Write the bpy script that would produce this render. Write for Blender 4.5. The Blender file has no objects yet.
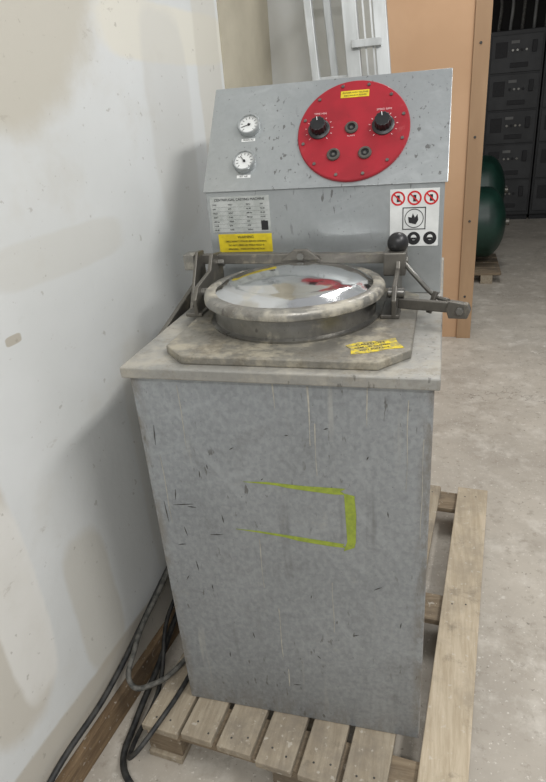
import bpy, bmesh, math, random
from mathutils import Vector, Matrix, noise
random.seed(7)
S = bpy.context.scene
S.view_settings.view_transform = 'Standard'

# ------------------------------------------------------------ helpers
def lin(c):
    o = []
    for v in c:
        v = v/255.0
        o.append(v/12.92 if v <= 0.04045 else ((v+0.055)/1.055)**2.4)
    return (o[0], o[1], o[2], 1.0)

class NT:
    def __init__(s, name):
        s.m = bpy.data.materials.new(name); s.m.use_nodes = True
        s.t = s.m.node_tree; s.b = s.t.nodes['Principled BSDF']
        s.co = s.t.nodes.new('ShaderNodeTexCoord')
    def n(s, typ, **kw):
        x = s.t.nodes.new(typ)
        for k, v in kw.items(): setattr(x, k, v)
        return x
    def l(s, a, b): s.t.links.new(a, b)
    def noise(s, scale=5, detail=4, stretch=(1,1,1), rough=0.55, dist=0, loc=(0,0,0), rot=(0,0,0)):
        mp = s.n('ShaderNodeMapping'); mp.inputs['Scale'].default_value = stretch
        mp.inputs['Location'].default_value = loc
        src = s.co.outputs['Object']
        if rot != (0,0,0):
            m0 = s.n('ShaderNodeMapping'); m0.inputs['Rotation'].default_value = [math.radians(a) for a in rot]
            s.l(src, m0.inputs['Vector']); src = m0.outputs['Vector']
        s.l(src, mp.inputs['Vector'])
        x = s.n('ShaderNodeTexNoise'); x.inputs['Scale'].default_value = scale
        x.inputs['Detail'].default_value = detail; x.inputs['Roughness'].default_value = rough
        x.inputs['Distortion'].default_value = dist
        s.l(mp.outputs['Vector'], x.inputs['Vector'])
        return x.outputs['Fac']
    def ramp(s, fac, a, b):
        x = s.n('ShaderNodeMapRange'); x.inputs['From Min'].default_value = a
        x.inputs['From Max'].default_value = b; x.clamp = True
        x.interpolation_type = 'SMOOTHSTEP'
        s.l(fac, x.inputs['Value']); return x.outputs['Result']
    def mix(s, fac, a, b):
        x = s.n('ShaderNodeMix', data_type='RGBA')
        if hasattr(fac, 'links'): s.l(fac, x.inputs[0])
        else: x.inputs[0].default_value = fac
        for v, i in ((a, 6), (b, 7)):
            if hasattr(v, 'links'): s.l(v, x.inputs[i])
            else: x.inputs[i].default_value = lin(v)
        return x.outputs[2]
    def math(s, op, a, b=None, c=None):
        x = s.n('ShaderNodeMath', operation=op)
        for i, v in enumerate((a, b, c)):
            if v is None: continue
            if hasattr(v, 'links'): s.l(v, x.inputs[i])
            else: x.inputs[i].default_value = v
        return x.outputs[0]
    def fin(s, col, rough=0.6, metal=0.0, bump=None, bs=0.2, bd=0.01):
        if hasattr(col, 'links'): s.l(col, s.b.inputs['Base Color'])
        else: s.b.inputs['Base Color'].default_value = lin(col)
        for v, k in ((rough, 'Roughness'), (metal, 'Metallic')):
            if hasattr(v, 'links'): s.l(v, s.b.inputs[k])
            else: s.b.inputs[k].default_value = v
        if bump is not None:
            x = s.n('ShaderNodeBump'); x.inputs['Strength'].default_value = bs
            x.inputs['Distance'].default_value = bd
            s.l(bump, x.inputs['Height']); s.l(x.outputs['Normal'], s.b.inputs['Normal'])
        return s.m

def simple(name, c1, c2=None, scale=20, rough=0.6, metal=0.0, bs=0.1, stretch=(1,1,1), lo=0.35, hi=0.65):
    k = NT(name)
    c2 = c2 or tuple(int(v*0.85) for v in c1)
    f = k.noise(scale, 5, stretch)
    return k.fin(k.mix(k.ramp(f, lo, hi), c1, c2), rough, metal, f, bs, 0.003)

COLL = S.collection
def empty(name, loc=(0,0,0)):
    e = bpy.data.objects.new(name, None); e.empty_display_size = 0.05
    e.location = loc; COLL.objects.link(e); return e

def put(name, bm, mat, parent=None, bevel=0.0, smooth=False, M=None, seg=2):
    if M is not None: bmesh.ops.transform(bm, matrix=M, verts=bm.verts)
    bmesh.ops.recalc_face_normals(bm, faces=bm.faces)
    me = bpy.data.meshes.new(name); bm.to_mesh(me); bm.free()
    if smooth:
        for p in me.polygons: p.use_smooth = True
    o = bpy.data.objects.new(name, me); COLL.objects.link(o)
    me.materials.append(mat)
    if bevel > 0:
        b = o.modifiers.new('bev', 'BEVEL'); b.width = bevel; b.segments = seg
        b.limit_method = 'ANGLE'; b.angle_limit = math.radians(40)
    if parent: o.parent = parent
    return o

def box(name, x0, x1, y0, y1, z0, z1, mat, parent=None, bevel=0.0, M=None):
    bm = bmesh.new(); bmesh.ops.create_cube(bm, size=1)
    for v in bm.verts:
        v.co = Vector(((x0+x1)/2+v.co.x*(x1-x0), (y0+y1)/2+v.co.y*(y1-y0), (z0+z1)/2+v.co.z*(z1-z0)))
    return put(name, bm, mat, parent, bevel, M=M)

def prism(name, pts, h0, h1, mat, parent=None, bevel=0.0, M=None):
    """pts in local xy, extruded along local z from h0 to h1"""
    bm = bmesh.new()
    a = [bm.verts.new((p[0], p[1], h0)) for p in pts]
    b = [bm.verts.new((p[0], p[1], h1)) for p in pts]
    bm.faces.new(a[::-1]); bm.faces.new(b)
    n = len(pts)
    for i in range(n): bm.faces.new((a[i], a[(i+1) % n], b[(i+1) % n], b[i]))
    return put(name, bm, mat, parent, bevel, M=M)

def lathe(name, prof, mat, parent=None, M=None, seg=64, wob=0.0, ws=30, bevel=0):
    bm = bmesh.new(); rings = []
    for r, z in prof:
        if r < 1e-6: rings.append([bm.verts.new((0, 0, z))])
        else:
            rings.append([bm.verts.new((r*math.cos(2*math.pi*i/seg), r*math.sin(2*math.pi*i/seg), z)) for i in range(seg)])
    for A, B in zip(rings, rings[1:]):
        for i in range(seg):
            j = (i+1) % seg
            if len(A) == 1 and len(B) == 1: continue
            if len(A) == 1: bm.faces.new((A[0], B[i], B[j]))
            elif len(B) == 1: bm.faces.new((A[i], A[j], B[0]))
            else: bm.faces.new((A[i], A[j], B[j], B[i]))
    if wob:
        for v in bm.verts:
            v.co += noise.noise_vector(v.co*ws)*wob
    o = put(name, bm, mat, parent, smooth=True, M=M)
    for p in o.data.polygons: p.use_smooth = True
    e = o.modifiers.new('es', 'EDGE_SPLIT'); e.split_angle = math.radians(38)
    return o

def axisM(p0, p1):
    p0 = Vector(p0); d = Vector(p1)-p0
    q = d.to_track_quat('Z', 'Y')
    return Matrix.Translation(p0) @ q.to_matrix().to_4x4(), d.length

def cyl(name, p0, p1, r, mat, parent=None, seg=32, c=None, r2=None):
    M, L = axisM(p0, p1); r2 = r if r2 is None else r2
    c = min(r, r2)*0.12 if c is None else c
    return lathe(name, [(0, 0), (r-c, 0), (r, c), (r2, L-c), (r2-c, L), (0, L)], mat, parent, M, seg)

def beam(name, p0, p1, w, h, mat, parent=None, bevel=0.002, up=(0,0,1)):
    p0 = Vector(p0); p1 = Vector(p1); d = (p1-p0); L = d.length; z = d.normalized()
    x = Vector(up).cross(z)
    if x.length < 1e-4: x = Vector((1, 0, 0))
    x.normalize(); y = z.cross(x)
    M = Matrix((x, y, z)).transposed().to_4x4(); M.translation = p0
    return box(name, -w/2, w/2, -h/2, h/2, 0, L, mat, parent, bevel, M)

def tube(name, pts, r, mat, parent=None, res=12):
    cu = bpy.data.curves.new(name, 'CURVE'); cu.dimensions = '3D'
    cu.bevel_depth = r; cu.bevel_resolution = 4; cu.resolution_u = res; cu.use_fill_caps = True
    sp = cu.splines.new('BEZIER'); sp.bezier_points.add(len(pts)-1)
    for b, p in zip(sp.bezier_points, pts):
        b.co = p; b.handle_left_type = b.handle_right_type = 'AUTO'
    cu.materials.append(mat)
    o = bpy.data.objects.new(name, cu); COLL.objects.link(o)
    if parent: o.parent = parent
    return o

def text(name, s, size, M, mat, parent, align='CENTER'):
    cu = bpy.data.curves.new(name, 'FONT'); cu.body = s; cu.size = size
    cu.align_x = align; cu.align_y = 'CENTER'; cu.extrude = 0.0002
    cu.materials.append(mat)
    o = bpy.data.objects.new(name, cu); COLL.objects.link(o)
    o.matrix_world = M; o.parent = parent
    return o

def T(x, y, z): return Matrix.Translation((x, y, z))
def frame(o, x, y, z):
    M = Matrix((Vector(x), Vector(y), Vector(z))).transposed().to_4x4(); M.translation = Vector(o); return M

# ------------------------------------------------------------ materials
def steel(name, c1, c2, metal=0.75, rough=0.38, dirt=(165,160,145), dlo=0.58, dhi=0.75, drips=True, mot=.10, da=1.0, wear=(90,88,84), stain=None, sa=.6, slo=.5, shi=.66, edge=False):
    k = NT(name)
    big = k.noise(2.6, 5, rough=.6); fine = k.noise(90, 3, (1, 1, 6))
    col = k.mix(k.ramp(big, .3, .7), c1, c2)
    hi = tuple(min(255, int(v*1.2)) for v in c1); lo = tuple(int(v*.80) for v in c1)
    mott = k.ramp(k.noise(55, 4, (1.6,1,1), loc=(5,5,5)), .42, .62)
    col = k.mix(k.math('MULTIPLY', mott, mot), col, hi)
    m2 = k.ramp(k.noise(80, 4, loc=(8,5,1)), .48, .62)
    col = k.mix(k.math('MULTIPLY', m2, mot*1.5), col, lo)
    s1 = k.ramp(k.noise(30, 4, (1, 1, .10), loc=(3,1,2), rot=(0,35,0)), .50, .70)
    s2 = k.ramp(k.noise(34, 4, (.10, 1, 1), loc=(7,1,2), rot=(0,20,0)), .50, .70)
    msk = k.ramp(k.noise(3, 3, loc=(2,9,4)), .42, .62)
    col = k.mix(k.math('MULTIPLY', k.math('MULTIPLY', k.math('MAXIMUM', s1, s2), msk), .25), col, hi)
    wr = k.math('MULTIPLY', k.ramp(k.noise(75, 3, (1,1,.3), loc=(6,2,1)), .62, .68), k.ramp(k.noise(4, 3, loc=(1,4,8)), .46, .58))
    col = k.mix(k.math('MULTIPLY', wr, .7), col, wear)
    if drips:   # dark run marks
        dk = k.ramp(k.noise(22, 4, (1, 1, .07), loc=(4,0,3)), .55, .72)
        dk = k.math('MULTIPLY', dk, k.ramp(k.noise(2.4, 3, loc=(3,1,5)), .36, .6))
        col = k.mix(k.math('MULTIPLY', dk, .5), col, (96,96,94))
        sm = k.ramp(k.noise(7, 7, rough=.7, loc=(3,3,1)), .54, .68)
        col = k.mix(k.math('MULTIPLY', sm, .28), col, (100,100,97))
    d = k.math('MULTIPLY', k.ramp(k.noise(11, 8, rough=.75, loc=(1,7,3)), dlo, dhi), da)
    if drips:
        dr = k.ramp(k.noise(34, 3, (1, 1, .05), loc=(0,0,9)), .60, .72)
        dr = k.math('MULTIPLY', dr, k.ramp(k.noise(3, 2, loc=(8,1,1)), .4, .62))
        d = k.math('MAXIMUM', k.math('MULTIPLY', d, .5), k.math('MULTIPLY', dr, .40))
    spk = k.ramp(k.noise(160, 2, loc=(2,2,2)), .70, .75)
    col = k.mix(k.math('MULTIPLY', spk, .6), col, (66, 64, 60))
    col = k.mix(d, col, dirt)
    if stain:
        st = k.math('MULTIPLY', k.ramp(k.noise(13, 8, rough=.78, loc=(9,2,6)), slo, shi), sa)
        col = k.mix(st, col, stain); d = k.math('MAXIMUM', d, st)
    if edge:    # grime gathered along the sheet edges and foot
        sp = k.n('ShaderNodeSeparateXYZ'); k.l(k.co.outputs['Object'], sp.inputs[0])
        e1 = k.math('SUBTRACT', 1.0, k.ramp(k.math('ABSOLUTE', sp.outputs[0]), 0, .035))
        e2 = k.math('SUBTRACT', 1.0, k.ramp(k.math('ABSOLUTE', k.math('ADD', sp.outputs[0], .602)), 0, .03))
        e3 = k.math('SUBTRACT', 1.0, k.ramp(sp.outputs[2], .13, .24))
        e = k.math('MAXIMUM', k.math('MAXIMUM', e1, e2), k.math('MULTIPLY', e3, .7))
        e = k.math('MULTIPLY', e, k.ramp(k.noise(20, 6, (1,1,.4), rough=.75, loc=(1,1,1)), .38, .60))
        col = k.mix(k.math('MULTIPLY', e, .7), col, (110,101,86)); d = k.math('MAXIMUM', d, k.math('MULTIPLY', e, .6))
    r = k.math('ADD', rough, k.math('MULTIPLY', d, .35))
    m = k.math('MULTIPLY', k.math('SUBTRACT', 1.0, d), metal)
    return k.fin(col, r, m, k.math('ADD', fine, k.math('MULTIPLY', big, 1.5)), .06, .004)

m_front = steel('cabinet_steel', (156,160,163), (142,146,149), .45, .38, (172,170,160), mot=.20, edge=True)
m_table = steel('table_steel', (154,153,148), (140,138,132), .40, .46, (172,166,152), .44, .64, drips=False, da=.6, stain=(122,114,98), sa=.5, slo=.50, shi=.66)
m_plate = steel('plate_steel', (140,137,128), (120,117,110), .45, .45, (172,164,144), .46, .62, drips=False, da=.65, stain=(96,88,74), sa=.6, slo=.47, shi=.64)
m_cons = steel('console_steel', (170,174,174), (160,164,165), .55, .32, (182,180,170), .70, .85, drips=False, mot=.05)
m_dark = steel('bracket_steel', (116,113,106), (90,87,82), .6, .42, (158,150,132), .54, .70, drips=False)
m_collar = steel('collar_steel', (138,137,132), (112,110,106), .75, .28, (165,158,140), .54, .70, drips=False, da=.8)
m_crust = steel('dull_steel_ring', (146,144,138), (122,120,114), .65, .36, (178,172,156), .46, .62, drips=False, da=.75, stain=(92,87,78), sa=.6, slo=.50, shi=.62)
k = NT('polished_lid_metal')
f = k.noise(9, 3)
m_pol = k.fin(k.mix(k.ramp(k.noise(14, 5, loc=(1,2,3)), .55, .75), (220,221,221), (190,188,182)), .10, 1.0, f, .22, .008)
k = NT('red_enamel')
f = k.noise(12, 5)
col = k.mix(k.ramp(f, .35, .65), (158,22,38), (140,18,32))
col = k.mix(k.math('MULTIPLY', k.ramp(k.noise(30, 8, rough=.75, loc=(4,4,4)), .58, .72), .35), col, (176,92,92))
col = k.mix(k.math('MULTIPLY', k.ramp(k.noise(18, 6, rough=.7, loc=(7,1,4)), .56, .70), .4), col, (104,20,28))
m_red = k.fin(col, .45, 0, f, .04, .003)
m_redd = simple('red_sign', (205,30,36), (190,26,30), 12, .5)
m_black = simple('black_plastic', (22,22,24), (32,32,33), 30, .38)
m_rub = simple('black_rubber', (30,31,32), (58,57,54), 40, .6)
m_rubg = simple('grey_dusty_hose', (62,62,58), (104,102,96), 60, .7)
m_white = simple('white_label', (226,228,226), (212,214,212), 20, .5)
m_faint = simple('faded_white_print', (222,190,190), (205,160,160), 20, .5)
m_paper = simple('rating_plate_silver', (190,193,190), (170,174,170), 30, .4, .2)
m_yel = simple('yellow_label', (222,200,36), (200,178,36), 40, .55)
m_yelw = simple('worn_yellow_label', (208,186,44), (150,138,84), 90, .7, 0, .3, lo=.40, hi=.58)
m_ink = simple('black_ink', (28,28,30), (36,36,38), 40, .6)
m_green = simple('green_masking_tape', (150,164,60), (132,146,58), 70, .7, 0, .2)
m_drip = simple('plaster_drip', (180,176,164), (158,155,146), 60, .8)
m_scr = simple('dark_scratch', (52,50,48), (74,72,68), 60, .7)
def wood(name, c1, c2, c3, st=(14, 1.2, 14)):
    k = NT(name)
    g = k.noise(5, 8, st, .7, .4)
    col = k.mix(k.ramp(g, .35, .65), c1, c2)
    kn = k.ramp(k.noise(5, 6, loc=(4,4,4), rough=.7), .45, .68)
    col = k.mix(k.math('MULTIPLY', kn, .8), col, c3)
    dk = k.ramp(k.noise(11, 7, loc=(2,8,3), rough=.75), .56, .70)
    col = k.mix(k.math('MULTIPLY', dk, .45), col, (98,90,78))
    sp = k.ramp(k.noise(60, 4, loc=(1,2,3)), .62, .70)
    col = k.mix(k.math('MULTIPLY', sp, .5), col, (196,190,178))
    return k.fin(col, .85, 0, g, .35, .004)
m_wood = wood('pallet_wood', (164,153,134), (145,133,114), (126,117,104))
m_woodl = wood('pallet_wood_light', (188,175,153), (168,154,131), (152,141,123))
m_woodx = wood('pallet_wood_cross', (142,127,105), (114,99,80), (96,87,75), (1.2, 14, 14))
m_sill = wood('sill_wood', (134,112,84), (104,84,62), (92,78,62))
m_alu = simple('ladder_aluminium', (210,213,213), (188,191,190), 25, .4, .5, .05, (1,1,.2))
m_tank = simple('tank_green_paint', (24,56,46), (18,44,36), 8, .4)
m_cab = simple('switchgear_grey', (46,47,48), (36,37,38), 5, .5)
m_cab2 = simple('switchgear_door', (58,59,60), (46,47,48), 5, .5)
m_grey = simple('grey_nameplate', (130,130,126), (110,110,108), 5, .5)
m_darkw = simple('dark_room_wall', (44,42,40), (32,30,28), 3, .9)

def drywall():
    k = NT('patched_drywall')
    sep = k.n('ShaderNodeSeparateXYZ'); k.l(k.co.outputs['Object'], sep.inputs[0])
    Y, Z = sep.outputs[1], sep.outputs[2]
    w = k.noise(3.2, 6, rough=.65); w2 = k.noise(2.6, 5, loc=(4, 9, 2), rough=.6)
    base = k.mix(k.ramp(k.noise(1.3, 4, loc=(0,3,1)), .35, .65), (216,218,217), (206,208,206))
    def ell(cy, cz, ry, rz, soft=.2, wa=.9):
        a = k.math('DIVIDE', k.math('SUBTRACT', Y, cy), ry)
        b = k.math('DIVIDE', k.math('SUBTRACT', Z, cz), rz)
        d = k.math('SQRT', k.math('ADD', k.math('POWER', k.math('ABSOLUTE', a), 4), k.math('POWER', k.math('ABSOLUTE', b), 4)))
        d = k.math('ADD', d, k.math('MULTIPLY', k.math('SUBTRACT', w, .5), wa))
        return k.math('SUBTRACT', 1.0, k.ramp(d, 1-soft, 1+soft))
    col = base
    for cy, cz, ry, rz, c, a in [
        (.80, 1.93, .66, .38, (190,185,171), .85),
        (1.80, 1.76, .34, .07, (220,216,202), .8),
        (1.75, 1.52, .12, .30, (200,199,194), .5),
        (1.2, 1.30, .22, .05, (200,199,192), .6),
        (.74, .66, .11, .36, (196,190,177), .8),
        (.80, .60, .065, .26, (222,221,216), .9),
        (1.02, .42, .08, .22, (196,192,180), .6),
        (.985, 1.165, .022, .010, (172,164,148), .8),
        (1.40, .60, .10, .40, (198,196,188), .5),
        (.35, 1.0, .22, .5, (204,201,190), .6),
        (2.02, 1.5, .08, .9, (200,196,184), .6),
        (.9, .14, 1.6, .08, (180,171,154), .7)]:
        col = k.mix(k.math('MULTIPLY', ell(cy, cz, ry, rz), a), col, c)
    sm = k.ramp(w2, .56, .70)
    col = k.mix(k.math('MULTIPLY', sm, .25), col, (190,185,172))
    sc = k.math('MULTIPLY', k.ramp(k.noise(16, 5, (1,1,2.2), loc=(3,3,3), rough=.7), .63, .70), k.ramp(k.noise(3, 2, loc=(6,6,6)), .45, .6))
    col = k.mix(k.math('MULTIPLY', sc, .35), col, (158,151,138))
    spk = k.ramp(k.noise(45, 3, loc=(1,1,7)), .68, .74)
    col = k.mix(k.math('MULTIPLY', spk, .4), col, (140,134,122))
    return k.fin(col, .85, 0, k.math('ADD', w, k.math('MULTIPLY', k.noise(60, 3), .1)), .15, .02)
m_wall = drywall()
m_beige = simple('raw_drywall_mud', (188,181,162), (172,165,147), 4, .9)
m_wall2 = simple('white_drywall', (200,201,198), (186,185,178), 3, .9)
m_part = simple('tan_board', (198,162,128), (188,152,118), 1.6, .75, 0, .03)
m_part2 = simple('tan_trim_board', (176,146,114), (158,128,98), 5, .7, 0, .05, (1,1,.2))

k = NT('worn_concrete')
a = k.noise(1.1, 8, rough=.65); b = k.noise(7, 8, rough=.7, loc=(3,3,0))
col = k.mix(k.ramp(a, .35, .65), (182,175,163), (160,153,142))
col = k.mix(k.math('MULTIPLY', k.ramp(b, .48, .68), .6), col, (202,197,187))
col = k.mix(k.math('MULTIPLY', k.ramp(k.noise(3, 8, rough=.72, loc=(6,1,0)), .52, .66), .5), col, (138,130,118))
col = k.mix(k.math('MULTIPLY', k.ramp(k.noise(22, 6, rough=.7, loc=(9,1,0)), .54, .68), .5), col, (134,126,114))
spk = k.ramp(k.noise(80, 3, loc=(1,8,0)), .64, .69)
col = k.mix(k.math('MULTIPLY', spk, .65), col, (216,212,203))
spd = k.ramp(k.noise(60, 3, loc=(4,3,0)), .66, .71)
col = k.mix(k.math('MULTIPLY', spd, .6), col, (104,98,90))
wht = k.math('MULTIPLY', k.ramp(k.noise(14, 6, rough=.8, loc=(2,1,0)), .58, .64), k.ramp(k.noise(1.6, 3, loc=(4,7,0)), .46, .58))
col = k.mix(k.math('MULTIPLY', wht, .6), col, (218,215,206))
vo = k.n('ShaderNodeTexVoronoi', feature='DISTANCE_TO_EDGE'); vo.inputs['Scale'].default_value = .5
mx = k.n('ShaderNodeVectorMath', operation='ADD')
nz = k.n('ShaderNodeTexNoise'); nz.inputs['Scale'].default_value = 2.2; nz.inputs['Detail'].default_value = 7; nz.inputs['Roughness'].default_value = .62
k.l(k.co.outputs['Object'], nz.inputs['Vector'])
k.l(k.co.outputs['Object'], mx.inputs[0]); k.l(nz.outputs['Color'], mx.inputs[1]); k.l(mx.outputs[0], vo.inputs['Vector'])
cr = k.math('SUBTRACT', 1.0, k.ramp(vo.outputs['Distance'], .0, .0045))
cr = k.math('MULTIPLY', cr, k.ramp(k.noise(5, 3, loc=(5,5,0)), .34, .55))
col = k.mix(k.math('MULTIPLY', cr, .6), col, (112,104,94))
m_floor = k.fin(col, .6, 0, b, .15, .006)

# ------------------------------------------------------------ room shell
box('floor', -3, 4, -2.5, 9.7, -.1, 0, m_floor)
def wx(y): return -.957+.114*y
def wallseg(name, y0, y1, off, thick, z0, z1, mat, parent=None, bevel=0):
    return prism(name, [(wx(y0)+off, y0), (wx(y1)+off, y1), (wx(y1)+off-thick, y1), (wx(y0)+off-thick, y0)], z0, z1, mat, parent, bevel)
wallseg('wall_left', -2.3, 2.12, 0, .14, 0, 3.6, m_wall)
wallseg('wall_corner', 2.12, 2.55, .004, .15, 0, 3.6, m_beige)
box('wall_back', -.80, -.255, 2.55, 2.66, 0, 3.6, m_wall2)
wallseg('baseboard_left', -2.3, 2.12, .022, .022, 0, .085, m_sill, bevel=.003)
part = empty('partition_panel')
box('board', -1.6, .130, 4.15, 4.25, 0, 3.4, m_part, part, .002)
box('edge_post', .130, .222, 4.13, 4.27, 0, 3.4, m_part2, part, .003)
for i in range(6):
    cyl('screw_%d' % i, (.17, 4.131, .3+i*.5), (.17, 4.127, .3+i*.5), .008, m_scr, part, 12)
box('wall_far', -3, 4, 9.4, 9.55, 0, 3.2, m_darkw)
box('backroom_shade_wall', 3.0, 3.12, 5.4, 9.4, 0, 3.2, m_darkw)  # unseen side wall, added to close off the back zone and keep it dark
box('backroom_shade_roof', -3, 4, 5.4, 9.55, 3.2, 3.3, m_darkw)  # unseen cover over the back zone only, added to shade it

# ------------------------------------------------------------ pallet
pal = empty('wooden_pallet')
u = Vector((.9960, -.0895, 0)); v = Vector((.0895, .9960, 0))
PM = frame((-.703, .90, 0), u, v, (0,0,1))
PW, PL = .812, 1.27
bx = [0, .112, .214, .322, .430, .535, .700]; bw = [.104, .086, .092, .092, .090, .100, .112]
for i in range(7):
    w = bw[i]; x0 = bx[i]
    j0 = random.uniform(-.010, .010); j1 = random.uniform(-.008, .008)
    box('deck_board_%d' % (i+1), x0, x0+w, j0, PL+j1, .108, .13, m_woodl if i == 6 else m_wood, pal, .003, PM)
for j, yy in enumerate((.01, PL/2-.06, PL-.12)):
    box('cross_board_%d' % (j+1), 0, PW, yy, yy+.11, .087, .108, m_woodx, pal, .003, PM)
    for i, xx in enumerate((0, PW/2-.05, PW-.1)):
        box('block_%d_%d' % (j+1, i+1), xx, xx+.1, yy, yy+.11, .02, .087, m_woodx, pal, .003, PM)
for i, xx in enumerate((0, PW/2-.05, PW-.1)):
    box('bottom_board_%d' % (i+1), xx, xx+.1, 0, PL, 0, .02, m_wood, pal, .003, PM)
for i in range(7):
    for j, yy in enumerate((.035, PL/2, PL-.05)):
        for q in (.03, .07):
            p = PM @ Vector((bx[i]+q, yy+random.uniform(-.012, .012), .1298))
            cyl('nail_%d_%d' % (i, j), p, p+Vector((0,0,.0008)), .0028, m_scr, pal, 10)

# ------------------------------------------------------------ machine
mc = empty('spin_casting_machine')
Z0 = .1305
box('cabinet', -.602, .0, 1.0, 1.86, Z0, 1.088, m_front, mc, .003)
box('table_top', -.615, .010, .988, 1.88, 1.086, 1.110, m_table, mc, .003)
ch = .056
PX0, PX1, PY0, PY1 = -.545, -.045, 1.013, 1.49
prism('base_plate', [(PX0+ch, PY0), (PX1-ch, PY0), (PX1, PY0+ch+.01), (PX1, PY1-ch), (PX1-ch, PY1), (PX0+ch, PY1), (PX0, PY1-ch), (PX0, PY0+ch)],
      1.110, 1.128, m_plate, mc, .003)
LC = T(-.315, 1.28, 0)
lathe('bowl_collar', [(.190, 1.128), (.192, 1.133), (.182, 1.136), (.181, 1.180), (.17, 1.182)], m_collar, mc, LC, 96)
lathe('lid_rim', [(.178, 1.177), (.197, 1.176), (.202, 1.179), (.203, 1.187), (.201, 1.194), (.196, 1.198), (.184, 1.200), (.177, 1.199), (.174, 1.195)],
      m_crust, mc, LC, 128, .0011, 60)
prof = []
for i in range(25):
    t = i/24; r = .180*(1-t)
    z = 1.195+.038*(1-(r/.180)**2)**.85
    if .140 < r < .160: z += .0015
    prof.append((r if t < 1 else 0, z))
lathe('lid_dome', prof, m_pol, mc, LC, 96, .0012, 9)
beam('lid_crossbar', (-.615, 1.425, 1.224), (-.075, 1.425, 1.220), .020, .024, m_dark, mc)
prism('crossbar_gusset', [(-.05, 0), (.05, 0), (.016, .026), (-.016, .026)], -.006, .006, m_dark, mc, .002, frame((-.325, 1.413, 1.220), (1,0,0), (0,0,1), (0,-1,0)))
cyl('gusset_bolt', (-.325, 1.408, 1.230), (-.325, 1.398, 1.230), .009, m_collar, mc, 6)
for s, xx in (('left', -.545), ('right', -.092)):
    prism('bracket_%s' % s, [(1.25, 1.128), (1.45, 1.128), (1.45, 1.235), (1.385, 1.245), (1.36, 1.21), (1.27, 1.195), (1.245, 1.17)],
          -.005, .005, m_dark, mc, .002, frame((xx, 0, 0), (0,1,0), (0,0,1), (1,0,0)))
    box('bracket_foot_%s' % s, xx-.028, xx+.012, 1.25, 1.45, 1.128, 1.137, m_dark, mc, .002)
    cyl('bracket_pivot_%s' % s, (xx-.016, 1.29, 1.175), (xx+.02, 1.29, 1.175), .011, m_collar, mc, 20)
    cyl('bracket_bolt_%s' % s, (xx-.016, 1.42, 1.215), (xx+.02, 1.42, 1.215), .010, m_collar, mc, 6)
prism('bracket_outer', [(1.30, 1.110), (1.43, 1.110), (1.43, 1.245), (1.39, 1.25)], -.004, .004, m_dark, mc, .002, frame((-.585, 0, 0), (0,1,0), (0,0,1), (1,0,0)))
box('crossbar_end', -.628, -.598, 1.40, 1.44, 1.200, 1.240, m_crust, mc, .003)
box('latch_block', -.125, -.075, 1.37, 1.435, 1.19, 1.243, m_dark, mc, .003)
beam('latch_post', (-.10, 1.40, 1.20), (-.098, 1.40, 1.262), .012, .012, m_dark, mc)
lathe('ball_knob', [(0, -.024)]+[(.024*math.cos(a), .024*math.sin(a)) for a in [math.radians(-80+i*10) for i in range(17)]]+[(0, .024)], m_black, mc, T(-.095, 1.40, 1.259), 32)
cyl('knob_ferrule', (-.095, 1.40, 1.228), (-.095, 1.40, 1.240), .014, m_black, mc, 20)
tube('latch_rod', [(-.078, 1.385, 1.215), (-.05, 1.345, 1.195), (-.004, 1.30, 1.163), (.02, 1.28, 1.16)], .0055, m_collar, mc)
beam('lever_arm', (-.085, 1.29, 1.152), (.050, 1.262, 1.150), .010, .024, m_dark, mc, .003)
prism('lever_end', [(-.02, -.020), (.018, -.018), (.024, .0), (.018, .014), (-.02, .018), (-.026, 0)], -.008, .008, m_dark, mc, .002, frame((.042, 1.255, 1.150), (.98,-.19,0), (0,0,1), (-.19,-.98,0)))
cyl('lever_bolt', (.044, 1.25, 1.150), (.042, 1.236, 1.150), .008, m_collar, mc, 6)
beam('lever_link', (-.02, 1.285, 1.131), (-.006, 1.30, 1.175), .012, .008, m_dark, mc)
# console
prism('console_body', [(1.505, 1.110), (1.505, 1.374), (1.684, 1.607), (1.88, 1.607), (1.88, 1.110)], -.588, .003, m_cons, mc, .003,
      frame((0,0,0), (0,1,0), (0,0,1), (1,0,0)))
sl = Vector((0, .18, .234)).normalized(); nn = Vector((0, -sl.z, sl.y))
def SP(x, t, off=0.0):
    o = Vector((x, 1.5+.18*t, 1.376+.234*t))+nn*off
    return frame(o, (1,0,0), sl, nn)
box('console_slanted_panel', -.592, .009, -.001, .297, -.004, 0.0, m_cons, mc, .001, SP(0, 0))
for gi, (gx, gt) in enumerate(((-.4856, .602), (-.487, .2565))):
    G = SP(gx, gt)
    lathe('gauge_bezel_%d' % gi, [(.0295, 0), (.0300, .012), (.0275, .016), (.0250, .016), (.0245, .010)], m_cons, mc, G, 48)
    lathe('gauge_dial_%d' % gi, [(0, .009), (.0255, .009)], m_white, mc, G, 48)
    for q in range(11):
        a = math.radians(225-27*q)
        R = G @ T(.019*math.cos(a), .019*math.sin(a), .0095) @ Matrix.Rotation(a, 4, 'Z')
        box('gauge_tick_%d_%d' % (gi, q), -.003, .003, -.0005, .0005, 0, .0004, m_ink, mc, 0, R)
    R = G @ T(0, 0, .0102) @ Matrix.Rotation(math.radians(200-70*gi), 4, 'Z')
    box('gauge_needle_%d' % gi, -.005, .018, -.0008, .0008, 0, .0006, m_ink, mc, 0, R)
    cyl('gauge_hub_%d' % gi, G @ Vector((0,0,.009)), G @ Vector((0,0,.0125)), .0032, m_ink, mc, 16)
    box('gauge_tag_%d' % gi, -.018, .018, -.042, -.034, 0, .001, m_white, mc, 0, G)
    text('gauge_tag_text_%d' % gi, ('PRESSURE', 'SET AIR')[gi], .0065, G @ T(0, -.038, .0012), m_ink, mc)
D = SP(-.219, .492)
lathe('control_disc', [(0, .007), (.134, .007), (.1365, .0045), (.1365, 0)], m_red, mc, D, 96)
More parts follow.
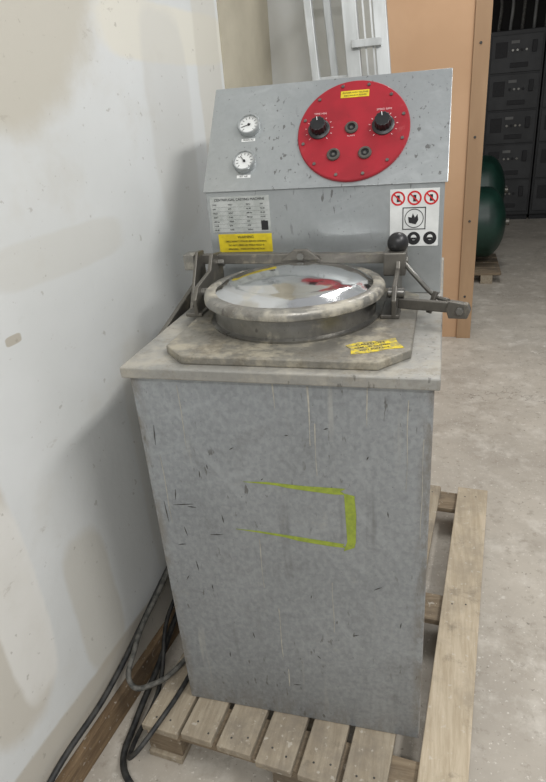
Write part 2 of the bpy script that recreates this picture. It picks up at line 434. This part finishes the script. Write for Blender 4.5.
for q in range(12):
    a = math.radians(15+30*q)
    p = Vector((.124*math.cos(a), .124*math.sin(a), .007))
    cyl('disc_screw_%d' % q, D @ p, D @ (p+Vector((0,0,.003))), .0040, m_collar, mc, 16)
for kx, ky in ((-.083, .006), (.073, .006)):
    nm = 'knob_%s' % ('left' if kx < 0 else 'right')
    K = D @ T(kx, ky, .007)
    lathe(nm+'_skirt', [(.027, 0), (.027, .003), (.021, .006), (0, .006)], m_black, mc, K, 40)
    bm = bmesh.new(); n = 36; A = []; B = []
    for i in range(n):
        a = 2*math.pi*i/n; r = .0195+(.0012 if i % 3 else -.0008)
        A.append(bm.verts.new((r*math.cos(a), r*math.sin(a), .005))); B.append(bm.verts.new((r*.93*math.cos(a), r*.93*math.sin(a), .026)))
    bm.faces.new(A); bm.faces.new(B)
    for i in range(n): bm.faces.new((A[i], A[(i+1) % n], B[(i+1) % n], B[i]))
    put(nm+'_grip', bm, m_black, mc, .0012, M=K)
    R = K @ Matrix.Rotation(math.radians(100), 4, 'Z')
    box(nm+'_pointer', .008, .018, -.0008, .0008, .026, .0266, m_white, mc, 0, R)
    for q in range(11):
        a = math.radians(230-28*q)
        R = K @ T(.033*math.cos(a), .033*math.sin(a), 0) @ Matrix.Rotation(a, 4, 'Z')
        box(nm+'_tick_%d' % q, -.002, .002, -.0008, .0008, 0, .0006, m_faint, mc, 0, R)
    text(nm+'_caption', ('TIME MIN', 'SPEED RPM')[kx > 0], .0075, K @ T(0, .043, .0003), m_faint, mc)
for hi, (hx, hy) in enumerate(((-.003, .004), (-.042, -.066), (.034, -.066))):
    H = D @ T(hx, hy, .007)
    lathe('socket_ring_%d' % hi, [(.0160, 0), (.0160, .004), (.0140, .006), (.0100, .006), (.0090, .001)], m_dark, mc, H, 32)
    lathe('socket_well_%d' % hi, [(0, .0012), (.0098, .0012)], m_ink, mc, H, 32)
    cyl('socket_pin_%d' % hi, H @ Vector((0,0,.001)), H @ Vector((0,0,.004)), .004, m_collar, mc, 16)
    if hi == 0: text('socket_caption_%d' % hi, 'ALARM', .006, H @ T(0, -.021, .0003), m_faint, mc)
box('disc_warning_label', -.036, .034, .088, .107, .007, .008, m_yel, mc, .0005, D)
text('disc_label_text_a', 'DANGER HIGH VOLTAGE', .0055, D @ T(0, .101, .0082), m_ink, mc)
text('disc_label_text_b', 'DISCONNECT POWER', .0055, D @ T(0, .093, .0082), m_ink, mc)
FY = 1.505
def VF(x, z, off=0.0): return frame((x, FY-off, z), (1,0,0), (0,0,1), (0,-1,0))
box('rating_plate', -.578, -.42, FY-.0015, FY, 1.272, 1.362, m_paper, mc, .0004)
text('rating_title', 'CENTRIFUGAL CASTING MACHINE', .0085, VF(-.499, 1.354, .002), m_ink, mc)
for r in range(7):
    z = 1.342-r*.0105
    box('rating_line_%d' % r, -.573, -.425, FY-.0018, FY-.0014, z-.0060, z-.0058, m_ink, mc)
    for cidx, cx in enumerate((-.572, -.53, -.482, -.445)):
        text('rating_text_%d_%d' % (r, cidx), random.choice(['TYPE', 'VOLT', 'AMP', 'SERIAL', 'AIR bar', 'KW', 'YEAR', 'Hz 60', '220 V']), .0050, VF(cx, z, .002), m_ink, mc, 'LEFT')
box('rating_logo', -.445, -.427, FY-.002, FY-.0014, 1.277, 1.300, m_ink, mc)
box('warning_label', -.565, -.42, FY-.0015, FY, 1.221, 1.268, m_yel, mc, .0004)
text('warning_head', 'WARNING', .009, VF(-.49, 1.260, .002), m_ink, mc)
for r in range(3):
    text('warning_text_%d' % r, ['DISCONNECT POWER BEFORE OPENING', 'DO NOT OPEN LID WHILE MOLD IS', 'SPINNING - WEAR EYE PROTECTION'][r], .0060, VF(-.49, 1.249-r*.010, .002), m_ink, mc)
box('safety_label', -.122, -.008, FY-.0015, FY, 1.228, 1.362, m_white, mc, .0006)
def ring(name, x, z, r0, r1, mat):
    lathe(name, [(r0, .002), (r1, .002), (r1, .0016), (r0, .0016), (r0, .002)], mat, mc, VF(x, z), 40)
for i, cx in enumerate((-.103, -.065, -.027)):
    ring('prohibit_ring_%d' % i, cx, 1.341, .0125, .0165, m_redd)
    box('prohibit_bar_%d' % i, -.014, .014, -.0016, .0016, .0017, .0024, m_redd, mc, 0, VF(cx, 1.341) @ Matrix.Rotation(math.radians(-45), 4, 'Z'))
    box('prohibit_icon_%d' % i, -.003, .004, -.008, .007, .0015, .0019, m_ink, mc, 0, VF(cx, 1.341))
    lathe('ppe_disc_%d' % i, [(0, .002), (.0155, .002), (.0155, .0015)], m_ink, mc, VF(cx, 1.247), 32)
    lathe('ppe_head_%d' % i, [(0, .0026), (.0065, .0026), (.0065, .002)], m_white, mc, VF(cx, 1.249), 24)
    if i: box('ppe_mask_%d' % i, -.006, .006, -.006, -.001, .0026, .003, m_ink, mc, 0, VF(cx, 1.250))
for nm, a in (('l', (-.092, -.090, 1.268, 1.320)), ('r', (-.040, -.038, 1.268, 1.320)), ('t', (-.092, -.038, 1.318, 1.320)), ('b', (-.092, -.038, 1.268, 1.270))):
    box('pictogram_frame_'+nm, a[0], a[1], FY-.0022, FY-.0014, a[2], a[3], m_ink, mc)
ring('hand_frame', -.065, 1.294, .0205, .0222, m_ink)
prism('hand_icon', [(-.012, -.010), (.004, -.014), (.010, -.004), (.008, .010), (.002, .002), (-.003, .012), (-.006, .002), (-.014, .004)], .0015, .002, m_ink, mc, 0, VF(-.065, 1.294))
RM = T(-.118, 1.090, 1.1282) @ Matrix.Rotation(math.radians(24), 4, 'Z')
prism('worn_sticker', [(-.052, -.026), (-.012, -.030), (.02, -.024), (.052, -.028), (.05, .004), (.054, .026), (.018, .022), (-.02, .029), (-.05, .02), (-.045, 0)], 0, .0008, m_yelw, mc, 0, RM)
for r in range(3):
    text('worn_sticker_text_%d' % r, ['CAUTION', 'KEEP LID CLOSED', 'HOT SURFACE'][r], .013 if r == 0 else .009, RM @ T(-.002, .013-r*.014, .001), m_ink, mc)
def onfront(name, pts, mat, th=.0008): return prism(name, pts, 0, th, mat, mc, 0, frame((0, .9998, 0), (1,0,0), (0,0,1), (0,-1,0)))
onfront('tape_top', [(-.382, .850), (-.33, .854), (-.25, .852), (-.165, .854), (-.175, .847), (-.165, .840), (-.19, .838), (-.26, .842), (-.29, .8445), (-.31, .848), (-.34, .849)], m_green)
onfront('tape_right', [(-.168, .842), (-.147, .838), (-.144, .79), (-.146, .72), (-.149, .706), (-.172, .694), (-.164, .72), (-.166, .78)], m_green, .0012)
onfront('tape_bottom', [(-.412, .722), (-.36, .7225), (-.30, .720), (-.23, .716), (-.17, .712), (-.175, .708), (-.165, .703), (-.20, .703), (-.27, .708), (-.30, .714), (-.36, .719)], m_green, .001)
def streak(name, x, z0, z1, w, mat):
    n = 8; L = []; R = []
    for i in range(n+1):
        t = i/n; z = z0+(z1-z0)*t
        ww = w*(.35+.65*abs(math.sin(3*t+x*50)))*(1-.5*t)*.5
        dx = .0008*math.sin(z*40+x*90)
        L.append((x+dx-ww, z)); R.append((x+dx+ww, z))
    onfront(name, L+R[::-1], mat, .0006)
for i, (x, z0, z1, w) in enumerate([(-.232, 1.08, .95, .004), (-.222, 1.0, .88, .0025), (-.50, 1.07, .92, .002), (-.36, .70, .56, .002), (-.33, .50, .34, .003), (-.32, .30, .24, .004), (-.30, 1.085, 1.03, .003), (-.12, 1.085, 1.0, .003),
        (-.045, 1.06, .86, .002), (-.20, .60, .45, .002), (-.565, .9, .72, .002), (-.015, .98, .75, .002)]):
    streak('drip_%d' % i, x, z0, z1, w, m_drip)
for i, (x, z, l, ang) in enumerate([(-.545, .80, .03, 80), (-.535, .70, .025, 100), (-.55, .66, .02, 10), (-.46, .88, .012, 90), (-.44, .745, .022, 95), (-.51, .77, .02, 175), (-.52, .60, .03, 95),
        (-.55, .56, .02, 60), (-.49, .54, .015, 90), (-.40, .93, .012, 30), (-.28, .97, .008, 0), (-.12, .93, .01, 60), (-.10, .60, .02, 30), (-.25, .55, .012, 80), (-.40, .40, .02, 100), (-.05, .5, .02, 80), (-.30, .25, .02, 10), (-.57, .95, .05, 85), (-.575, .75, .06, 92), (-.53, .775, .05, 8), (-.48, .86, .02, 88), (-.46, .70, .03, 5),
        (-.20, .99, .010, 15), (-.08, .80, .015, 95), (-.34, .86, .008, 40), (-.15, .45, .015, 20), (-.47, .32, .02, 85), (-.24, .36, .012, 130)]):
    R = frame((x, .9998, z), (1,0,0), (0,0,1), (0,-1,0)) @ Matrix.Rotation(math.radians(ang), 4, 'Z')
    prism('scratch_%d' % i, [(-l/2, -.0006), (0, -.0013), (l/2, 0), (0, .0011)], 0, .0006, m_scr, mc, 0, R)
beam('side_channel', (-.64, 1.22, 1.06), (-.635, 1.50, 1.13), .012, .05, m_dark, mc)
beam('side_channel_inner', (-.655, 1.24, 1.02), (-.65, 1.5, 1.12), .016, .02, m_rub, mc)

# ------------------------------------------------------------ hoses
tube('power_cable', [(-.74, 2.05, .20), (-.775, 1.55, .32), (-.795, 1.30, .255), (-.825, .95, .155), (-.855, .72, .13), (-.872, .45, .03), (-.80, .1, .012)], .008, m_rub)
tube('air_hose', [(-.70, 1.9, .10), (-.765, 1.42, .30), (-.78, 1.22, .26), (-.79, 1.06, .20), (-.765, .98, .155), (-.72, 1.0, .145), (-.665, 1.08, .145), (-.64, 1.25, .145)], .0075, m_rubg)
tube('water_hose', [(-.73, 1.8, .05), (-.775, 1.35, .10), (-.775, 1.12, .05), (-.775, .96, .02), (-.76, .86, .012), (-.70, .80, .012), (-.55, .70, .012), (-.35, .5, .012)], .009, m_rub)
tube('electrical_cord', [(-.745, 1.6, .16), (-.775, 1.25, .15), (-.735, 1.05, .06), (-.735, .88, .05), (-.70, .83, .10), (-.655, .90, .139), (-.63, 1.05, .139), (-.63, 1.3, .139)], .0065, m_rub)

# ------------------------------------------------------------ stepladder
lad = empty('stepladder')
def lx(x, z): return x+(1.87-z)*.085
LY = 2.30
for nm, x, w, sl_ in (('rail_a', -.475, .028, .10), ('rail_c', -.335, .05, .085), ('rail_d', -.235, .045, .09)):
    top = 2.25
    beam(nm, (x+(1.87-0)*sl_, LY-.05, 0.0), (x+(1.87-top)*sl_, LY+.10, top), .03, w, m_alu, lad, .003, up=(1,0,0))
beam('rail_b', (-.40+.16*1.0, LY+.12, 0.0), (-.455, LY+.13, 2.25), .022, .026, m_alu, lad, .003, up=(1,0,0))
for i in range(7):
    z = .28+i*.29; y = LY-.05+.15*z/2.25
    box('step_%d' % i, lx(-.335, z), lx(-.235, z), y-.035, y+.035, z-.012, z+.012, m_alu, lad, .002)
    box('rung_%d' % i, lx(-.475, z-.1), lx(-.335, z-.1), y-.008, y+.012, z-.11, z-.09, m_alu, lad, .002)
for j in range(3):
    beam('rail_rib_%d' % j, (-.31+.025*j+1.87*.088, LY-.068, .02), (-.31+.025*j-.38*.088, LY+.082, 2.2), .004, .006, m_alu, lad, 0, up=(1,0,0))

# ------------------------------------------------------------ back room
def tank(name, xc, y, z, r, x0):
    e = empty(name)
    L = xc-x0
    pr = [(0, 0)]+[(r*math.sin(math.radians(a)), r*.55*(1-math.cos(math.radians(a)))) for a in range(10, 91, 10)]
    pr2 = pr+[(r, L-r*.55)]+[(rr, L-zz) for rr, zz in pr[::-1][1:]]
    lathe('shell', pr2, m_tank, e, frame((x0, y, z), (0,1,0), (0,0,1), (1,0,0)), 48)
    for q in (x0+.3, xc-.3):
        box('saddle_foot', q-.04, q+.04, y-r*.6, y+r*.6, .10, z-r*.72, m_tank, e, .005)
    cyl('drain_port', (xc-.02, y, z), (xc+.03, y, z), .03, m_dark, e, 16)
    return e
tank('air_receiver_tank', .55, 5.85, .47, .31, -.75)
tank('air_receiver_tank', .60, 6.75, .62, .34, -.7)
sk = empty('wooden_skid')
for i in range(4): box('plank_%d' % i, -.8, .52, 5.5+i*.19, 5.65+i*.19, .075, .10, m_woodx, sk, .003)
for i in range(3): box('runner_%d' % i, -.75+i*.55, -.65+i*.55, 5.5, 6.2, 0, .075, m_wood, sk, .003)
for i in range(3):
    e = empty('electrical_cabinet')
    x0 = .45+i*.62
    box('body', x0, x0+.61, 8.5, 9.0, .06, 2.15, m_cab, e, .008)
    box('plinth', x0+.01, x0+.60, 8.53, 9.0, 0, .06, m_ink, e)
    hs = [.10, .50, .92, 1.30, 1.70, 2.11]
    for j in range(5):
        box('door_%d' % j, x0+.025, x0+.585, 8.485, 8.5, hs[j]+.01, hs[j+1]-.01, m_cab2, e, .004)
        box('handle_%d' % j, x0+.47, x0+.52, 8.455, 8.485, hs[j+1]-.20, hs[j+1]-.08, m_ink, e, .004)
        box('breaker_window_%d' % j, x0+.07, x0+.20, 8.478, 8.486, hs[j+1]-.24, hs[j+1]-.08, m_ink, e, .003)
        box('nameplate_%d' % j, x0+.24, x0+.33, 8.482, 8.486, hs[j+1]-.10, hs[j+1]-.07, m_grey, e)
        for q in range(4):
            cyl('pilot_%d_%d' % (j, q), (x0+.26+.05*q, 8.486, hs[j+1]-.17), (x0+.26+.05*q, 8.468, hs[j+1]-.17), .014, m_collar if (q+j) % 3 else m_ink, e, 16)
        box('connector_row_%d' % j, x0+.24, x0+.44, 8.476, 8.486, hs[j]+.06, hs[j]+.11, m_ink, e, .003)
cb = empty('conduit_bundle')
for i in range(6):
    xx = .55+i*.13
    tube('conduit_%d' % i, [(xx, 8.7, 2.15), (xx+.01, 8.7, 2.5), (xx+.05*(i-2), 8.9, 2.8), (xx+.06*(i-2), 9.0, 3.19)], .018, m_grey if i % 2 else m_rubg, cb)

# ------------------------------------------------------------ lights
def area(name, loc, rot, sx, sy, e, col=(1, .985, .965)):
    l = bpy.data.lights.new(name, 'AREA'); l.shape = 'RECTANGLE'; l.size = sx; l.size_y = sy
    l.energy = e; l.color = col
    o = bpy.data.objects.new(name, l); o.location = loc; o.rotation_euler = [math.radians(a) for a in rot]
    COLL.objects.link(o); return o
area('ceiling_lamp', (1.6, .6, 3.5), (0, 22, 0), .3, 1.8, 60)
area('ceiling_lamp.001', (.3, 3.4, 3.6), (0, 0, 0), .4, 1.6, 44)
area('ceiling_lamp.002', (.4, -1.4, 3.4), (25, 0, 0), 2.0, .3, 52)
w = bpy.data.worlds.new('World'); S.world = w; w.use_nodes = True
w.node_tree.nodes['Background'].inputs[0].default_value = (.96, .975, 1, 1)
w.node_tree.nodes['Background'].inputs[1].default_value = .46

# ------------------------------------------------------------ camera
Dn = Vector((105, 1265, 600)).normalized()
Fw = Vector((175, -301, 600)); Fw = (Fw-Dn*Fw.dot(Dn)).normalized()
Xr = Dn.cross(Fw)
right = Vector((Xr.x, Fw.x, -Dn.x)); up = -Vector((Xr.y, Fw.y, -Dn.y)); back = -Vector((Xr.z, Fw.z, -Dn.z))
cam = bpy.data.cameras.new('camera'); co = bpy.data.objects.new('camera', cam); COLL.objects.link(co)
co.matrix_world = frame((0, 0, 1.56), right, up, back)
cam.sensor_fit = 'VERTICAL'; cam.sensor_height = 36; cam.lens = 36*600/782
cam.clip_start = .02
S.camera = co
